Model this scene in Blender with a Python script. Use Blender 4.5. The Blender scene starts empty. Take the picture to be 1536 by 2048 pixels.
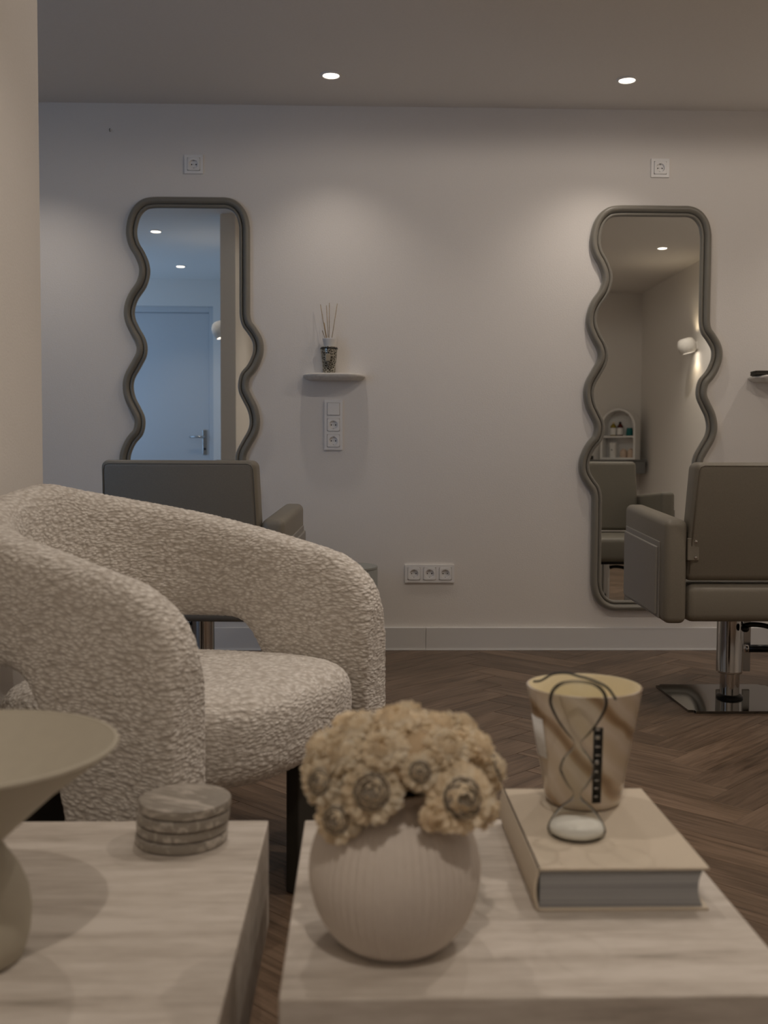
import bpy, bmesh, math, random
from math import pi, sin, cos, sqrt, radians as R
from mathutils import Vector, Matrix, noise
random.seed(7)
S = bpy.context.scene
COL = S.collection

# ---------------------------------------------------------------- camera, world, exposure
FPX = 2087.0
CAM = Vector((0, 0, 0.86))
cd = bpy.data.cameras.new('camera'); cam = bpy.data.objects.new('camera', cd); COL.objects.link(cam)
cd.sensor_fit = 'HORIZONTAL'; cd.sensor_width = 36; cd.lens = 36 * FPX / 1536
yaw = math.atan(53 / FPX); pitch = math.atan(104 / FPX); roll = 0.0042
fwd = Vector((sin(yaw) * cos(pitch), cos(yaw) * cos(pitch), -sin(pitch))).normalized()
right = fwd.cross(Vector((0, 0, 1))).normalized(); up = right.cross(fwd).normalized()
r2 = right * cos(roll) + up * sin(roll); u2 = -right * sin(roll) + up * cos(roll)
M = Matrix((r2, u2, -fwd)).transposed().to_4x4(); M.translation = CAM
cam.matrix_world = M
cd.dof.use_dof = True; cd.dof.focus_distance = 3.2; cd.dof.aperture_fstop = 6.5
cd.clip_start = 0.02
S.camera = cam
S.view_settings.view_transform = 'Standard'; S.view_settings.look = 'None'
S.view_settings.gamma = 1; S.view_settings.use_curve_mapping = False
S.view_settings.exposure = 0.0
w = bpy.data.worlds.new('world'); S.world = w; w.use_nodes = True
w.node_tree.nodes['Background'].inputs[0].default_value = (0.30, 0.50, 0.90, 1)
w.node_tree.nodes['Background'].inputs[1].default_value = 1.2

SPOT_W, SPOT_COL = 9.5, (1.0, 0.885, 0.78)
HALL_W = 13.0

def P(px, py, Y):
    """point of the plane y=Y seen at photo pixel (px,py)"""
    d = fwd * FPX + r2 * (px - 768) + u2 * (1024 - py)
    return CAM + d * (Y / d.y)

# ---------------------------------------------------------------- materials
def mat(name, col, rough=0.6, metal=0.0, coat=0.0, trans=0.0, ior=1.45, spec=0.5, sheen=0.0):
    m = bpy.data.materials.new(name); m.use_nodes = True
    b = m.node_tree.nodes['Principled BSDF']
    b.inputs['Base Color'].default_value = (*col, 1); b.inputs['Roughness'].default_value = rough
    b.inputs['Metallic'].default_value = metal; b.inputs['Coat Weight'].default_value = coat
    b.inputs['Transmission Weight'].default_value = trans; b.inputs['IOR'].default_value = ior
    b.inputs['Specular IOR Level'].default_value = spec; b.inputs['Sheen Weight'].default_value = sheen
    return m

def N(m, t, **kw):
    n = m.node_tree.nodes.new(t)
    for k, v in kw.items():
        if k in n.inputs: n.inputs[k].default_value = v
        else: setattr(n, k, v)
    return n
def L(m, a, ao, b, bi): m.node_tree.links.new(a.outputs[ao], b.inputs[bi])
def bsdf(m): return m.node_tree.nodes['Principled BSDF']
def coords(m, kind='Object', scale=(1, 1, 1), rot=(0, 0, 0)):
    tc = N(m, 'ShaderNodeTexCoord'); mp = N(m, 'ShaderNodeMapping')
    mp.inputs['Scale'].default_value = scale; mp.inputs['Rotation'].default_value = rot
    L(m, tc, kind, mp, 'Vector'); return mp
def ramp(m, stops, interp='LINEAR'):
    r = N(m, 'ShaderNodeValToRGB'); cr = r.color_ramp; cr.interpolation = interp
    while len(cr.elements) < len(stops): cr.elements.new(0.5)
    for e, (p, c) in zip(cr.elements, stops):
        e.position = p; e.color = (*c, 1) if len(c) == 3 else c
    return r
def bump(m, src, out, dist=0.001, strength=1.0):
    b = N(m, 'ShaderNodeBump'); b.inputs['Distance'].default_value = dist; b.inputs['Strength'].default_value = strength
    L(m, src, out, b, 'Height'); L(m, b, 'Normal', bsdf(m), 'Normal'); return b
def mottled(name, c1, c2, scale=40, rough=0.6, bdist=0.0004, **kw):
    m = mat(name, c1, rough, **kw); mp = coords(m)
    n = N(m, 'ShaderNodeTexNoise', Scale=scale, Detail=4.0); L(m, mp, 'Vector', n, 'Vector')
    r = ramp(m, [(0.3, c1), (0.7, c2)]); L(m, n, 'Fac', r, 'Fac'); L(m, r, 'Color', bsdf(m), 'Base Color')
    if bdist: bump(m, n, 'Fac', bdist)
    return m

M_wall = mottled('wall_paint', (0.81, 0.775, 0.73), (0.83, 0.795, 0.75), 180, 0.85, 0.0005)
M_ceil = mottled('ceiling_paint', (0.80, 0.77, 0.73), (0.82, 0.79, 0.75), 90, 0.9, 0.0004)
M_trim = mat('trim_paint', (0.72, 0.71, 0.69), 0.45)
M_door = mat('door_paint', (0.60, 0.61, 0.62), 0.4)
M_plastic = mat('socket_plastic', (0.88, 0.87, 0.85), 0.3)
M_plug = mat('socket_well', (0.55, 0.54, 0.52), 0.35)
M_black = mat('black_gloss', (0.006, 0.006, 0.006), 0.3)
M_blackmat = mat('black_matte', (0.035, 0.031, 0.024), 0.7)
M_chrome = mat('chrome', (0.50, 0.48, 0.46), 0.07, 1.0)
M_plate = mat('dark_polished_plate', (0.20, 0.195, 0.18), 0.06, 1.0)
M_steel = mat('brushed_steel', (0.45, 0.45, 0.44), 0.3, 1.0)
M_mirror = mat('mirror_silver', (0.86, 0.88, 0.86), 0.012, 1.0)
M_frame = mat('taupe_velvet_frame', (0.215, 0.20, 0.165), 0.36, sheen=0.2)
M_leather = mottled('taupe_leather', (0.20, 0.18, 0.145), (0.22, 0.20, 0.16), 260, 0.48, 0.0002)
M_panel = mottled('taupe_side_panel', (0.26, 0.245, 0.22), (0.28, 0.265, 0.24), 200, 0.5, 0.0002)
M_plaster = mottled('shelf_plaster', (0.78, 0.75, 0.70), (0.68, 0.65, 0.60), 60, 0.8, 0.0008)
M_white = mat('white_lacquer', (0.80, 0.79, 0.77), 0.35)
M_counter = mottled('grey_counter', (0.16, 0.16, 0.155), (0.19, 0.19, 0.185), 30, 0.5)
M_reed = mottled('rattan_reed', (0.42, 0.30, 0.17), (0.30, 0.22, 0.13), 80, 0.8)
M_ceramic = mottled('matte_ceramic', (0.66, 0.59, 0.52), (0.68, 0.61, 0.54), 120, 0.7, 0.0002)
M_bowl = mottled('beige_bowl', (0.46, 0.42, 0.335), (0.48, 0.44, 0.35), 50, 0.6, 0.0002)
M_book = mottled('book_cover_cloth', (0.60, 0.52, 0.41), (0.62, 0.54, 0.43), 500, 0.75, 0.0001)
M_stone_grey = mat('grey_stool', (0.30, 0.31, 0.29), 0.5)
M_sand = mottled('white_sand', (0.85, 0.83, 0.78), (0.78, 0.76, 0.70), 900, 0.95, 0.0005)
def make_glass():
    m = bpy.data.materials.new('clear_thin_glass'); m.use_nodes = True; nt = m.node_tree; nt.nodes.remove(nt.nodes['Principled BSDF'])
    t = nt.nodes.new('ShaderNodeBsdfTransparent'); t.inputs[0].default_value = (.985, .99, .985, 1)
    g = nt.nodes.new('ShaderNodeBsdfGlossy'); g.inputs['Roughness'].default_value = .05
    f = nt.nodes.new('ShaderNodeLayerWeight'); f.inputs['Blend'].default_value = .06
    x = nt.nodes.new('ShaderNodeMixShader'); nt.links.new(f.outputs['Fresnel'], x.inputs[0]); nt.links.new(t.outputs[0], x.inputs[1]); nt.links.new(g.outputs[0], x.inputs[2])
    nt.links.new(x.outputs[0], nt.nodes['Material Output'].inputs[0]); return m
M_glass = make_glass()
M_gold = mat('pale_print', (0.70, 0.60, 0.44), 0.4)
M_wax = mat('cream_wax', (0.78, 0.68, 0.45), 0.45)

def emission(name, col, strength):
    m = bpy.data.materials.new(name); m.use_nodes = True; nt = m.node_tree
    nt.nodes.remove(nt.nodes['Principled BSDF'])
    e = nt.nodes.new('ShaderNodeEmission'); e.inputs[0].default_value = (*col, 1); e.inputs[1].default_value = strength
    nt.links.new(e.outputs[0], nt.nodes['Material Output'].inputs[0]); return m
M_lamp = emission('lamp_glow', (1.0, 0.86, 0.72), 8.0)

def make_boucle():
    m = mat('boucle_wool', (0.72, 0.62, 0.53), 0.95, sheen=0.35, spec=0.2)
    mp = coords(m); mp2 = coords(m, scale=(0.75, 0.75, 1.7))
    nz = N(m, 'ShaderNodeTexNoise', Scale=14.0, Detail=3.0); L(m, mp, 'Vector', nz, 'Vector')
    add = N(m, 'ShaderNodeVectorMath', operation='MULTIPLY_ADD')
    add.inputs[1].default_value = (0.03, 0.03, 0.03); L(m, nz, 'Color', add, 0); L(m, mp2, 'Vector', add, 2)
    vo = N(m, 'ShaderNodeTexVoronoi', Scale=108.0, feature='SMOOTH_F1'); vo.inputs['Smoothness'].default_value = 0.4
    L(m, add, 'Vector', vo, 'Vector')
    n2 = N(m, 'ShaderNodeTexNoise', Scale=420.0, Detail=2.0); L(m, mp, 'Vector', n2, 'Vector')
    inv = N(m, 'ShaderNodeMath', operation='MULTIPLY_ADD'); inv.inputs[1].default_value = -1.3; inv.inputs[2].default_value = 0.9
    L(m, vo, 'Distance', inv, 0)
    sm = N(m, 'ShaderNodeMath', operation='MULTIPLY_ADD'); sm.inputs[1].default_value = 0.35
    L(m, n2, 'Fac', sm, 0); L(m, inv, 'Value', sm, 2)
    r = ramp(m, [(0.15, (0.58, 0.53, 0.47)), (0.95, (0.95, 0.91, 0.85))]); L(m, sm, 'Value', r, 'Fac')
    L(m, r, 'Color', bsdf(m), 'Base Color')
    bump(m, sm, 'Value', 0.003, 0.8); return m
M_boucle = make_boucle()

def make_travertine():
    m = mat('travertine', (0.6, 0.52, 0.44), 0.5)
    mp = coords(m, scale=(0.7, 5.0, 5.0))
    n1 = N(m, 'ShaderNodeTexNoise', Scale=5.0, Detail=6.0, Roughness=0.62, Distortion=0.35); L(m, mp, 'Vector', n1, 'Vector')
    mp2 = coords(m, scale=(3.0, 16.0, 16.0))
    n2 = N(m, 'ShaderNodeTexNoise', Scale=7.0, Detail=5.0, Roughness=0.6); L(m, mp2, 'Vector', n2, 'Vector')
    mix = N(m, 'ShaderNodeMath', operation='MULTIPLY_ADD'); mix.inputs[1].default_value = 0.45
    L(m, n2, 'Fac', mix, 0); L(m, n1, 'Fac', mix, 2)
    r = ramp(m, [(0.46, (0.34, 0.30, 0.25)), (0.61, (0.50, 0.445, 0.385)), (0.72, (0.57, 0.515, 0.45)), (0.86, (0.66, 0.605, 0.54))])
    L(m, mix, 'Value', r, 'Fac'); L(m, r, 'Color', bsdf(m), 'Base Color')
    bump(m, mix, 'Value', 0.0008, 0.5); return m
M_trav = make_travertine()

def make_wood():
    m = mat('oak_plank', (0.1, 0.07, 0.05), 0.42)
    tc = N(m, 'ShaderNodeTexCoord'); oi = N(m, 'ShaderNodeObjectInfo')
    off = N(m, 'ShaderNodeVectorMath', operation='MULTIPLY_ADD'); off.inputs[1].default_value = (7, 5, 3)
    L(m, oi, 'Random', off, 0); L(m, tc, 'Object', off, 2)
    mp = N(m, 'ShaderNodeMapping'); mp.inputs['Scale'].default_value = (1.3, 22, 22); L(m, off, 'Vector', mp, 'Vector')
    n = N(m, 'ShaderNodeTexNoise', Scale=3.2, Detail=7.0, Roughness=0.66, Distortion=0.6); L(m, mp, 'Vector', n, 'Vector')
    mp2 = N(m, 'ShaderNodeMapping'); mp2.inputs['Scale'].default_value = (2.2, 9, 9); L(m, off, 'Vector', mp2, 'Vector')
    n2 = N(m, 'ShaderNodeTexNoise', Scale=1.6, Detail=3.0); L(m, mp2, 'Vector', n2, 'Vector')
    ad = N(m, 'ShaderNodeMath', operation='MULTIPLY_ADD'); ad.inputs[1].default_value = 0.5; L(m, n2, 'Fac', ad, 0); L(m, n, 'Fac', ad, 2)
    r = ramp(m, [(0.50, (0.060, 0.038, 0.022)), (0.72, (0.130, 0.086, 0.055)), (0.95, (0.205, 0.140, 0.095))])
    L(m, ad, 'Value', r, 'Fac')
    hs = N(m, 'ShaderNodeHueSaturation'); L(m, r, 'Color', hs, 'Color')
    mr = N(m, 'ShaderNodeMapRange'); mr.inputs['To Min'].default_value = 0.78; mr.inputs['To Max'].default_value = 1.2
    L(m, oi, 'Random', mr, 'Value'); L(m, mr, 'Result', hs, 'Value'); L(m, hs, 'Color', bsdf(m), 'Base Color')
    bump(m, n, 'Fac', 0.0006, 0.6); return m
M_wood = make_wood()

def make_marble(name, base, vein, sc=22, dark=None, anis=(1, 1, 1), stops=None):
    m = mat(name, base, 0.35); mp = coords(m, scale=anis)
    n = N(m, 'ShaderNodeTexNoise', Scale=sc, Detail=5.0, Distortion=1.2); L(m, mp, 'Vector', n, 'Vector')
    r = ramp(m, stops or [(0.38, dark or vein), (0.48, vein), (0.62, base)]); L(m, n, 'Fac', r, 'Fac')
    L(m, r, 'Color', bsdf(m), 'Base Color'); return m
M_coaster = make_marble('grey_beige_marble', (0.50, 0.455, 0.40), (0.29, 0.26, 0.22), 26, anis=(.7, 3.2, 2.0))
def make_swirl():
    m = mat('swirled_glass_cup', (0.6, 0.5, 0.4), 0.22, coat=0.5)
    mp = coords(m, rot=(0.0, -0.72, 0.0))
    wv = N(m, 'ShaderNodeTexWave', Scale=5.0, Distortion=3.5, Detail=3.0); wv.inputs['Detail Scale'].default_value = 1.1
    wv.inputs['Phase Offset'].default_value = 1.9; wv.bands_direction = 'Z'
    L(m, mp, 'Vector', wv, 'Vector')
    r = ramp(m, [(0.0, (0.30, 0.20, 0.115)), (0.06, (0.44, 0.32, 0.205)), (0.2, (0.62, 0.53, 0.42)), (0.6, (0.68, 0.59, 0.49)), (1.0, (0.60, 0.50, 0.37))])
    L(m, wv, 'Fac', r, 'Fac'); L(m, r, 'Color', bsdf(m), 'Base Color'); return m
M_swirl = make_swirl()
def make_petal():
    m = mat('dried_petal', (0.7, 0.55, 0.35), 0.8, sheen=0.2); oi = N(m, 'ShaderNodeObjectInfo'); mp = coords(m)
    n = N(m, 'ShaderNodeTexNoise', Scale=70.0, Detail=3.0); L(m, mp, 'Vector', n, 'Vector')
    r = ramp(m, [(0.3, (0.80, 0.66, 0.46)), (0.5, (0.92, 0.80, 0.60)), (0.75, (0.96, 0.89, 0.74))]); L(m, n, 'Fac', r, 'Fac')
    hs = N(m, 'ShaderNodeHueSaturation'); mr = N(m, 'ShaderNodeMapRange'); mr.inputs['To Min'].default_value = 0.85; mr.inputs['To Max'].default_value = 1.12
    L(m, oi, 'Random', mr, 'Value'); L(m, mr, 'Result', hs, 'Value'); L(m, r, 'Color', hs, 'Color'); L(m, hs, 'Color', bsdf(m), 'Base Color')
    tr_ = N(m, 'ShaderNodeBsdfTranslucent'); mx = N(m, 'ShaderNodeMixShader'); mx.inputs[0].default_value = 0.4
    L(m, hs, 'Color', tr_, 'Color'); out = m.node_tree.nodes['Material Output']
    m.node_tree.links.new(bsdf(m).outputs[0], mx.inputs[1]); m.node_tree.links.new(tr_.outputs[0], mx.inputs[2]); m.node_tree.links.new(mx.outputs[0], out.inputs[0])
    return m
M_petal = make_petal()
M_seed = mottled('flower_centre', (0.10, 0.085, 0.065), (0.34, 0.29, 0.23), 420, 0.9, 0.001)
M_seedbrown = mottled('flower_centre_brown', (0.45, 0.33, 0.20), (0.58, 0.45, 0.30), 300, 0.9, 0.001)
def make_pages():
    m = mat('page_edges', (0.30, 0.30, 0.30), 0.8); mp = coords(m, scale=(1, 1, 260))
    n = N(m, 'ShaderNodeTexNoise', Scale=1.0, Detail=3.0); L(m, mp, 'Vector', n, 'Vector')
    r = ramp(m, [(0.3, (0.22, 0.225, 0.23)), (0.7, (0.40, 0.40, 0.40))]); L(m, n, 'Fac', r, 'Fac'); L(m, r, 'Color', bsdf(m), 'Base Color')
    return m
M_pages = make_pages()
def make_jar():
    m = mat('patterned_glass_jar', (0.1, 0.09, 0.07), 0.2, 0.5); mp = coords(m)
    v = N(m, 'ShaderNodeTexVoronoi', Scale=120.0, feature='DISTANCE_TO_EDGE'); L(m, mp, 'Vector', v, 'Vector')
    r = ramp(m, [(0.0, (0.75, 0.72, 0.64)), (0.07, (0.45, 0.42, 0.34)), (0.16, (0.05, 0.045, 0.032))]); L(m, v, 'Distance', r, 'Fac')
    L(m, r, 'Color', bsdf(m), 'Base Color'); return m
M_jar = make_jar()

# ---------------------------------------------------------------- mesh helpers
def obj(name, me, m=None, parent=None, smooth=True, loc=None, rot=None):
    if isinstance(me, tuple):
        mm = bpy.data.meshes.new(name); mm.from_pydata([tuple(v) for v in me[0]], [], me[1]); mm.update(); me = mm
    elif isinstance(me, bmesh.types.BMesh):
        mm = bpy.data.meshes.new(name); bmesh.ops.recalc_face_normals(me, faces=me.faces); me.to_mesh(mm); me.free(); me = mm
    if m is not None and not me.materials: me.materials.append(m)
    if smooth is True:
        me.shade_smooth()
    elif smooth:
        me.shade_smooth(); me.set_sharp_from_angle(angle=R(smooth))
    o = bpy.data.objects.new(name, me); COL.objects.link(o); o.parent = parent
    if loc: o.location = loc
    if rot: o.rotation_euler = rot
    return o
def fix(o):
    bm = bmesh.new(); bm.from_mesh(o.data); bmesh.ops.recalc_face_normals(bm, faces=bm.faces); bm.to_mesh(o.data); bm.free(); return o
def tag(o, label, cat, group=None):
    o['label'] = label; o['category'] = cat
    if group: o['group'] = group
    return o
def thing(name, label, cat, loc=(0, 0, 0), rz=0, group=None):
    o = bpy.data.objects.new(name, None); COL.objects.link(o); o.empty_display_size = 0.05
    o.location = loc; o.rotation_euler = (0, 0, rz); return tag(o, label, cat, group)
def struct(o): o['kind'] = 'structure'; return o
def dup(root, loc, rz, label, group=None, name=None):
    r = root.copy(); COL.objects.link(r); r.location = loc; r.rotation_euler = (0, 0, rz); r['label'] = label
    if group: r['group'] = group
    for ch in list(root.children):
        c = ch.copy(); COL.objects.link(c); c.parent = r
        for g in ch.children:
            d = g.copy(); COL.objects.link(d); d.parent = c
    return r
def box(x0, x1, y0, y1, z0, z1, bev=0.0, seg=2):
    bm = bmesh.new(); bmesh.ops.create_cube(bm, size=1)
    for v in bm.verts:
        v.co = Vector((x0 + (v.co.x + .5) * (x1 - x0), y0 + (v.co.y + .5) * (y1 - y0), z0 + (v.co.z + .5) * (z1 - z0)))
    if bev: bmesh.ops.bevel(bm, geom=list(bm.edges), offset=bev, segments=seg, affect='EDGES', profile=0.5)
    return bm
def addbox(bm, *a, **k):
    b = box(*a, **k); me = bpy.data.meshes.new('t'); b.to_mesh(me); b.free(); bm.from_mesh(me); bpy.data.meshes.remove(me)
def lathe(prof, n=48, mod=None, cap=True):
    vs, fs = [], []
    for r, z in prof:
        for i in range(n):
            a = 2 * pi * i / n; rr = r * (mod(a, z) if mod else 1); vs.append((rr * cos(a), rr * sin(a), z))
    for j in range(len(prof) - 1):
        for i in range(n):
            k = (i + 1) % n; fs.append((j * n + i, j * n + k, (j + 1) * n + k, (j + 1) * n + i))
    if cap:
        if prof[0][0] > 1e-5: fs.append(tuple(range(n))[::-1])
        if prof[-1][0] > 1e-5: fs.append(tuple((len(prof) - 1) * n + i for i in range(n)))
    return vs, fs
def tube(pts, r, n=10, radii=None):
    pts = [Vector(p) for p in pts]; vs, fs = [], []; prev = None
    for i, p in enumerate(pts):
        t = (pts[min(i + 1, len(pts) - 1)] - pts[max(i - 1, 0)]).normalized()
        if prev is None: a = t.orthogonal().normalized()
        else: a = (prev - t * prev.dot(t)).normalized()
        prev = a; b = t.cross(a); rr = radii[i] if radii else r
        for k in range(n):
            q = 2 * pi * k / n; vs.append(p + (a * cos(q) + b * sin(q)) * rr)
    for i in range(len(pts) - 1):
        for k in range(n):
            l = (k + 1) % n; fs.append((i * n + k, i * n + l, (i + 1) * n + l, (i + 1) * n + k))
    fs.append(tuple(range(n))[::-1]); fs.append(tuple((len(pts) - 1) * n + k for k in range(n)))
    return vs, fs
def catmull(pts, per=6, closed=True):
    out = []; n = len(pts)
    for i in range(n if closed else n - 1):
        g = lambda k: Vector(pts[k % n]) if closed else Vector(pts[max(0, min(n - 1, k))])
        a, b, c, d = g(i - 1), g(i), g(i + 1), g(i + 2)
        for s in range(per):
            t = s / per
            out.append(0.5 * ((2 * b) + (c - a) * t + (2 * a - 5 * b + 4 * c - d) * t * t + (3 * b - a - 3 * c + d) * t ** 3))
    if not closed: out.append(Vector(pts[-1]))
    return out

# ---------------------------------------------------------------- room shell
XL, XR, YF, YB, H = -0.785, 2.65, -0.36, 4.70, 2.422
XH, YD, YP = -2.90, 0.20, 2.625           # hallway left, hallway door wall, end of the partition
T = 0.12
def sbox(name, *a, m=M_wall): return struct(obj(name, box(*a), m, None, smooth=False))
sbox('wall_back', XH - T, XR + T, YB, YB + T, 0, H)
sbox('wall_right', XR, XR + T, YF, YB, 0, H)
sbox('wall_front', -0.882, XR + T, YF - T, YF, 0, H)
wl = sbox('wall_left', -0.882, XL, YF, YP, 0, H)
sbox('ceiling', XH - T, XR + T, YF - T, YB + T, H, H + 0.1, m=M_ceil)
# hallway: end wall with the door opening, side wall with a window opening
DX0, DX1, DZ = -2.20, -1.262, 2.19
bm = bmesh.new()
for a in ((XH - T, DX0, YD - T, YD, 0, H), (DX1, -0.882, YD - T, YD, 0, H), (DX0, DX1, YD - T, YD, DZ, H)): addbox(bm, *a)
struct(obj('wall_hallway_end', bm, M_wall, None, smooth=False))
WY0, WY1, WZ0, WZ1 = 0.45, 1.75, 0.5, 2.2
bm = bmesh.new()
for a in ((XH - T, XH, YD, WY0, 0, H), (XH - T, XH, WY1, YB, 0, H), (XH - T, XH, WY0, WY1, 0, WZ0), (XH - T, XH, WY0, WY1, WZ1, H)): addbox(bm, *a)
struct(obj('wall_hallway_side', bm, M_wall, None, smooth=False))
bm = bmesh.new()
for a in ((XH - .08, XH - .03, WY0, WY0 + .05, WZ0, WZ1), (XH - .08, XH - .03, WY1 - .05, WY1, WZ0, WZ1), (XH - .08, XH - .03, WY0 + .05, WY1 - .05, WZ0, WZ0 + .05), (XH - .08, XH - .03, WY0 + .05, WY1 - .05, WZ1 - .05, WZ1)): addbox(bm, *a)
win = struct(obj('window_1', bm, M_trim, None, smooth=False))
ld = bpy.data.lights.new('daylight', 'AREA'); ld.shape = 'RECTANGLE'; ld.size = 1.2; ld.size_y = 1.6; ld.energy = HALL_W; ld.color = (0.42, 0.66, 1.0)
lo = bpy.data.objects.new('daylight', ld); COL.objects.link(lo); lo.location = (XH - 0.10, 1.1, 1.35); lo.rotation_euler = (0, R(-90), 0)
# door: frame, recessed leaf, handle
dr = bpy.data.objects.new('door_1', None); COL.objects.link(dr); dr.location = (0, 0, 0); dr['kind'] = 'structure'
bm = bmesh.new(); FW = 0.04
for a in ((DX0, DX0 + FW, YD - T, YD - .035, 0, DZ), (DX1 - FW, DX1, YD - T, YD - .035, 0, DZ), (DX0 + FW, DX1 - FW, YD - T, YD - .035, DZ - .05, DZ)): addbox(bm, *a, bev=.003)
obj('door_frame', bm, M_door, dr, smooth=False)
leaf = obj('door_leaf', box(DX0 + FW + .003, DX1 - FW - .003, YD - .10, YD - .055, .005, DZ - .053, bev=.003), M_door, dr, smooth=False)
hd = obj('door_handle', box(-1.365, -1.325, YD - .055, YD - .047, 0.90, 1.12, bev=.004), M_steel, dr, smooth=False)
obj('lever', tube([(-1.345, YD - .047, 1.055), (-1.345, YD - .006, 1.055), (-1.36, YD + .003, 1.055), (-1.47, YD + .003, 1.055)], .0085, 12), M_steel, hd)
obj('keyhole', lathe([(0.011, 0), (0.011, .003)], 16), M_black, hd, loc=(-1.345, YD - .047, .95), rot=(R(-90), 0, 0))
# baseboards (two boards along the back wall with a seam)
BH = 0.104
bb = struct(obj('baseboard_back', box(XH, 0.31, YB - .016, YB, .0, BH, bev=.003), M_trim, None, smooth=False))
obj('board', box(0.311, XR - .016, YB - .016, YB, .0, BH, bev=.003), M_trim, bb, smooth=False)
obj('sealant_line', box(XL, XR - .017, YB - .0205, YB - .0162, .0005, .0045), M_white, bb, smooth=False)
struct(obj('baseboard_right', box(XR - .016, XR, YF, YB - .0165, 0, BH, bev=.002), M_trim, None, smooth=False))
struct(obj('baseboard_left', box(XL, XL + .016, YF + .017, YP, 0, BH, bev=.002), M_trim, None, smooth=False))
struct(obj('baseboard_front', box(XL + .0165, XR - .0165, YF, YF + .016, 0, BH, bev=.002), M_trim, None, smooth=False))
struct(obj('baseboard_hallway', box(DX1 + .001, -0.888, YD, YD + .016, 0, BH, bev=.002), M_trim, None, smooth=False))

# ---------------------------------------------------------------- herringbone floor
fl = struct(obj('floor', box(XH - T, XR + T, YF - T, YB + T, -0.12, -0.012), mat('subfloor', (0.03, 0.022, 0.015), 0.9), None, smooth=False))
struct(obj('floor_hallway', box(XH, -0.882, YD, YB, -0.0119, 0.0), M_wood, None, smooth=False))
PL, PW, G = 0.60, 0.12, 0.0008
def clip(poly, ax, lim, sgn):
    out = []
    for i in range(len(poly)):
        a, b = poly[i], poly[(i + 1) % len(poly)]
        da, db = sgn * (a[ax] - lim), sgn * (b[ax] - lim)
        if da <= 0: out.append(a)
        if (da < 0 < db) or (db < 0 < da):
            t = da / (da - db); out.append((a[0] + (b[0] - a[0]) * t, a[1] + (b[1] - a[1]) * t))
    return out
def plank_mesh(poly):
    n = len(poly); cx = sum(p[0] for p in poly) / n; cy = sum(p[1] for p in poly) / n
    def ins(p, d):
        l = sqrt((p[0] - cx) ** 2 + (p[1] - cy) ** 2) or 1; k = max(0.0, 1 - d / l); return (cx + (p[0] - cx) * k, cy + (p[1] - cy) * k)
    vs = [(p[0], p[1], -0.011) for p in poly] + [(p[0], p[1], -0.0013) for p in poly]
    vs += [(*ins(p, .0016), 0.0) for p in poly]
    fs = [tuple(range(n))[::-1], tuple(2 * n + i for i in range(n))]
    for j in (0, n):
        for i in range(n): fs.append((j + i, j + (i + 1) % n, j + n + (i + 1) % n, j + n + i))
    me = bpy.data.meshes.new('plank'); me.from_pydata(vs, [], fs); me.update(); me.materials.append(M_wood); return me
full = plank_mesh([(-PL / 2 + G / 2, -PW / 2 + G / 2), (PL / 2 - G / 2, -PW / 2 + G / 2), (PL / 2 - G / 2, PW / 2 - G / 2), (-PL / 2 + G / 2, PW / 2 - G / 2)])
cells = []
c45 = cos(pi / 4)
# herringbone lattice in a frame turned by 45 degrees
K = int(PL / PW)
for a in range(-90, 90):
    for b in range(-14, 15):
        # L-pairs: horizontal plank at (a*PW + b*2*PL..), stepping diagonally
        ux = a * PW + b * PL * 2; uy = a * PW
        for hor in (0, 1):
            if hor: cx, cy = ux + PL / 2, uy + PW / 2; ang = 0
            else: cx, cy = ux + PL + PW / 2, uy - PL / 2 + PW; ang = pi / 2
            X = (cx - cy) * c45 + 0.13; Y = (cx + cy) * c45 + 2.0
            if XL - .5 < X < XR + .5 and YF - .5 < Y < YB + .5: cells.append((X, Y, ang + pi / 4))
x0f, x1f, y0f, y1f = XL + .0165, XR - .0165, YF + .0165, YB - .021
made = 0; far = []
for X, Y, ang in cells:
    ca, sa = cos(ang), sin(ang)
    loc = [(-PL / 2 + G / 2, -PW / 2 + G / 2), (PL / 2 - G / 2, -PW / 2 + G / 2), (PL / 2 - G / 2, PW / 2 - G / 2), (-PL / 2 + G / 2, PW / 2 - G / 2)]
    wp = [(X + x * ca - y * sa, Y + x * sa + y * ca) for x, y in loc]
    cp = wp
    # the strip left of the partition's end (y > YP) opens to the hallway
    for ax, lim, sg in ((0, x0f, -1), (0, x1f, 1), (1, y0f, -1), (1, y1f, 1)):
        cp = clip(cp, ax, lim, sg)
        if len(cp) < 3: break
    if len(cp) < 3: continue
    ar = abs(sum(cp[i][0] * cp[(i + 1) % len(cp)][1] - cp[(i + 1) % len(cp)][0] * cp[i][1] for i in range(len(cp)))) / 2
    if ar < 0.0008: continue
    if ar > PL * PW * 0.97: me = full
    else: me = plank_mesh([((x - X) * ca + (y - Y) * sa, -(x - X) * sa + (y - Y) * ca) for x, y in cp])
    far.append((Y, me, X, ang))
far.sort(key=lambda t: -t[0])
keep, rest = far[:300], far[300:]
for Y, me, X, ang in keep:
    o = bpy.data.objects.new('plank', me); COL.objects.link(o); o.parent = fl; o.location = (X, Y, 0); o.rotation_euler = (0, 0, ang)
if rest:
    bm = bmesh.new()
    for Y, me, X, ang in rest:
        t = me.copy(); t.transform(Matrix.Translation((X, Y, 0)) @ Matrix.Rotation(ang, 4, 'Z')); bm.from_mesh(t); bpy.data.meshes.remove(t)
    o = obj('plank_field', bm, M_wood, fl, smooth=False); o['kind'] = 'stuff'
# threshold strip where the room floor meets the hallway boards
struct(obj('trim_1', box(-0.8819, x0f, YP, YB - .0165, -0.0118, 0.001, bev=.0004), M_wood, None, smooth=False))

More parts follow.
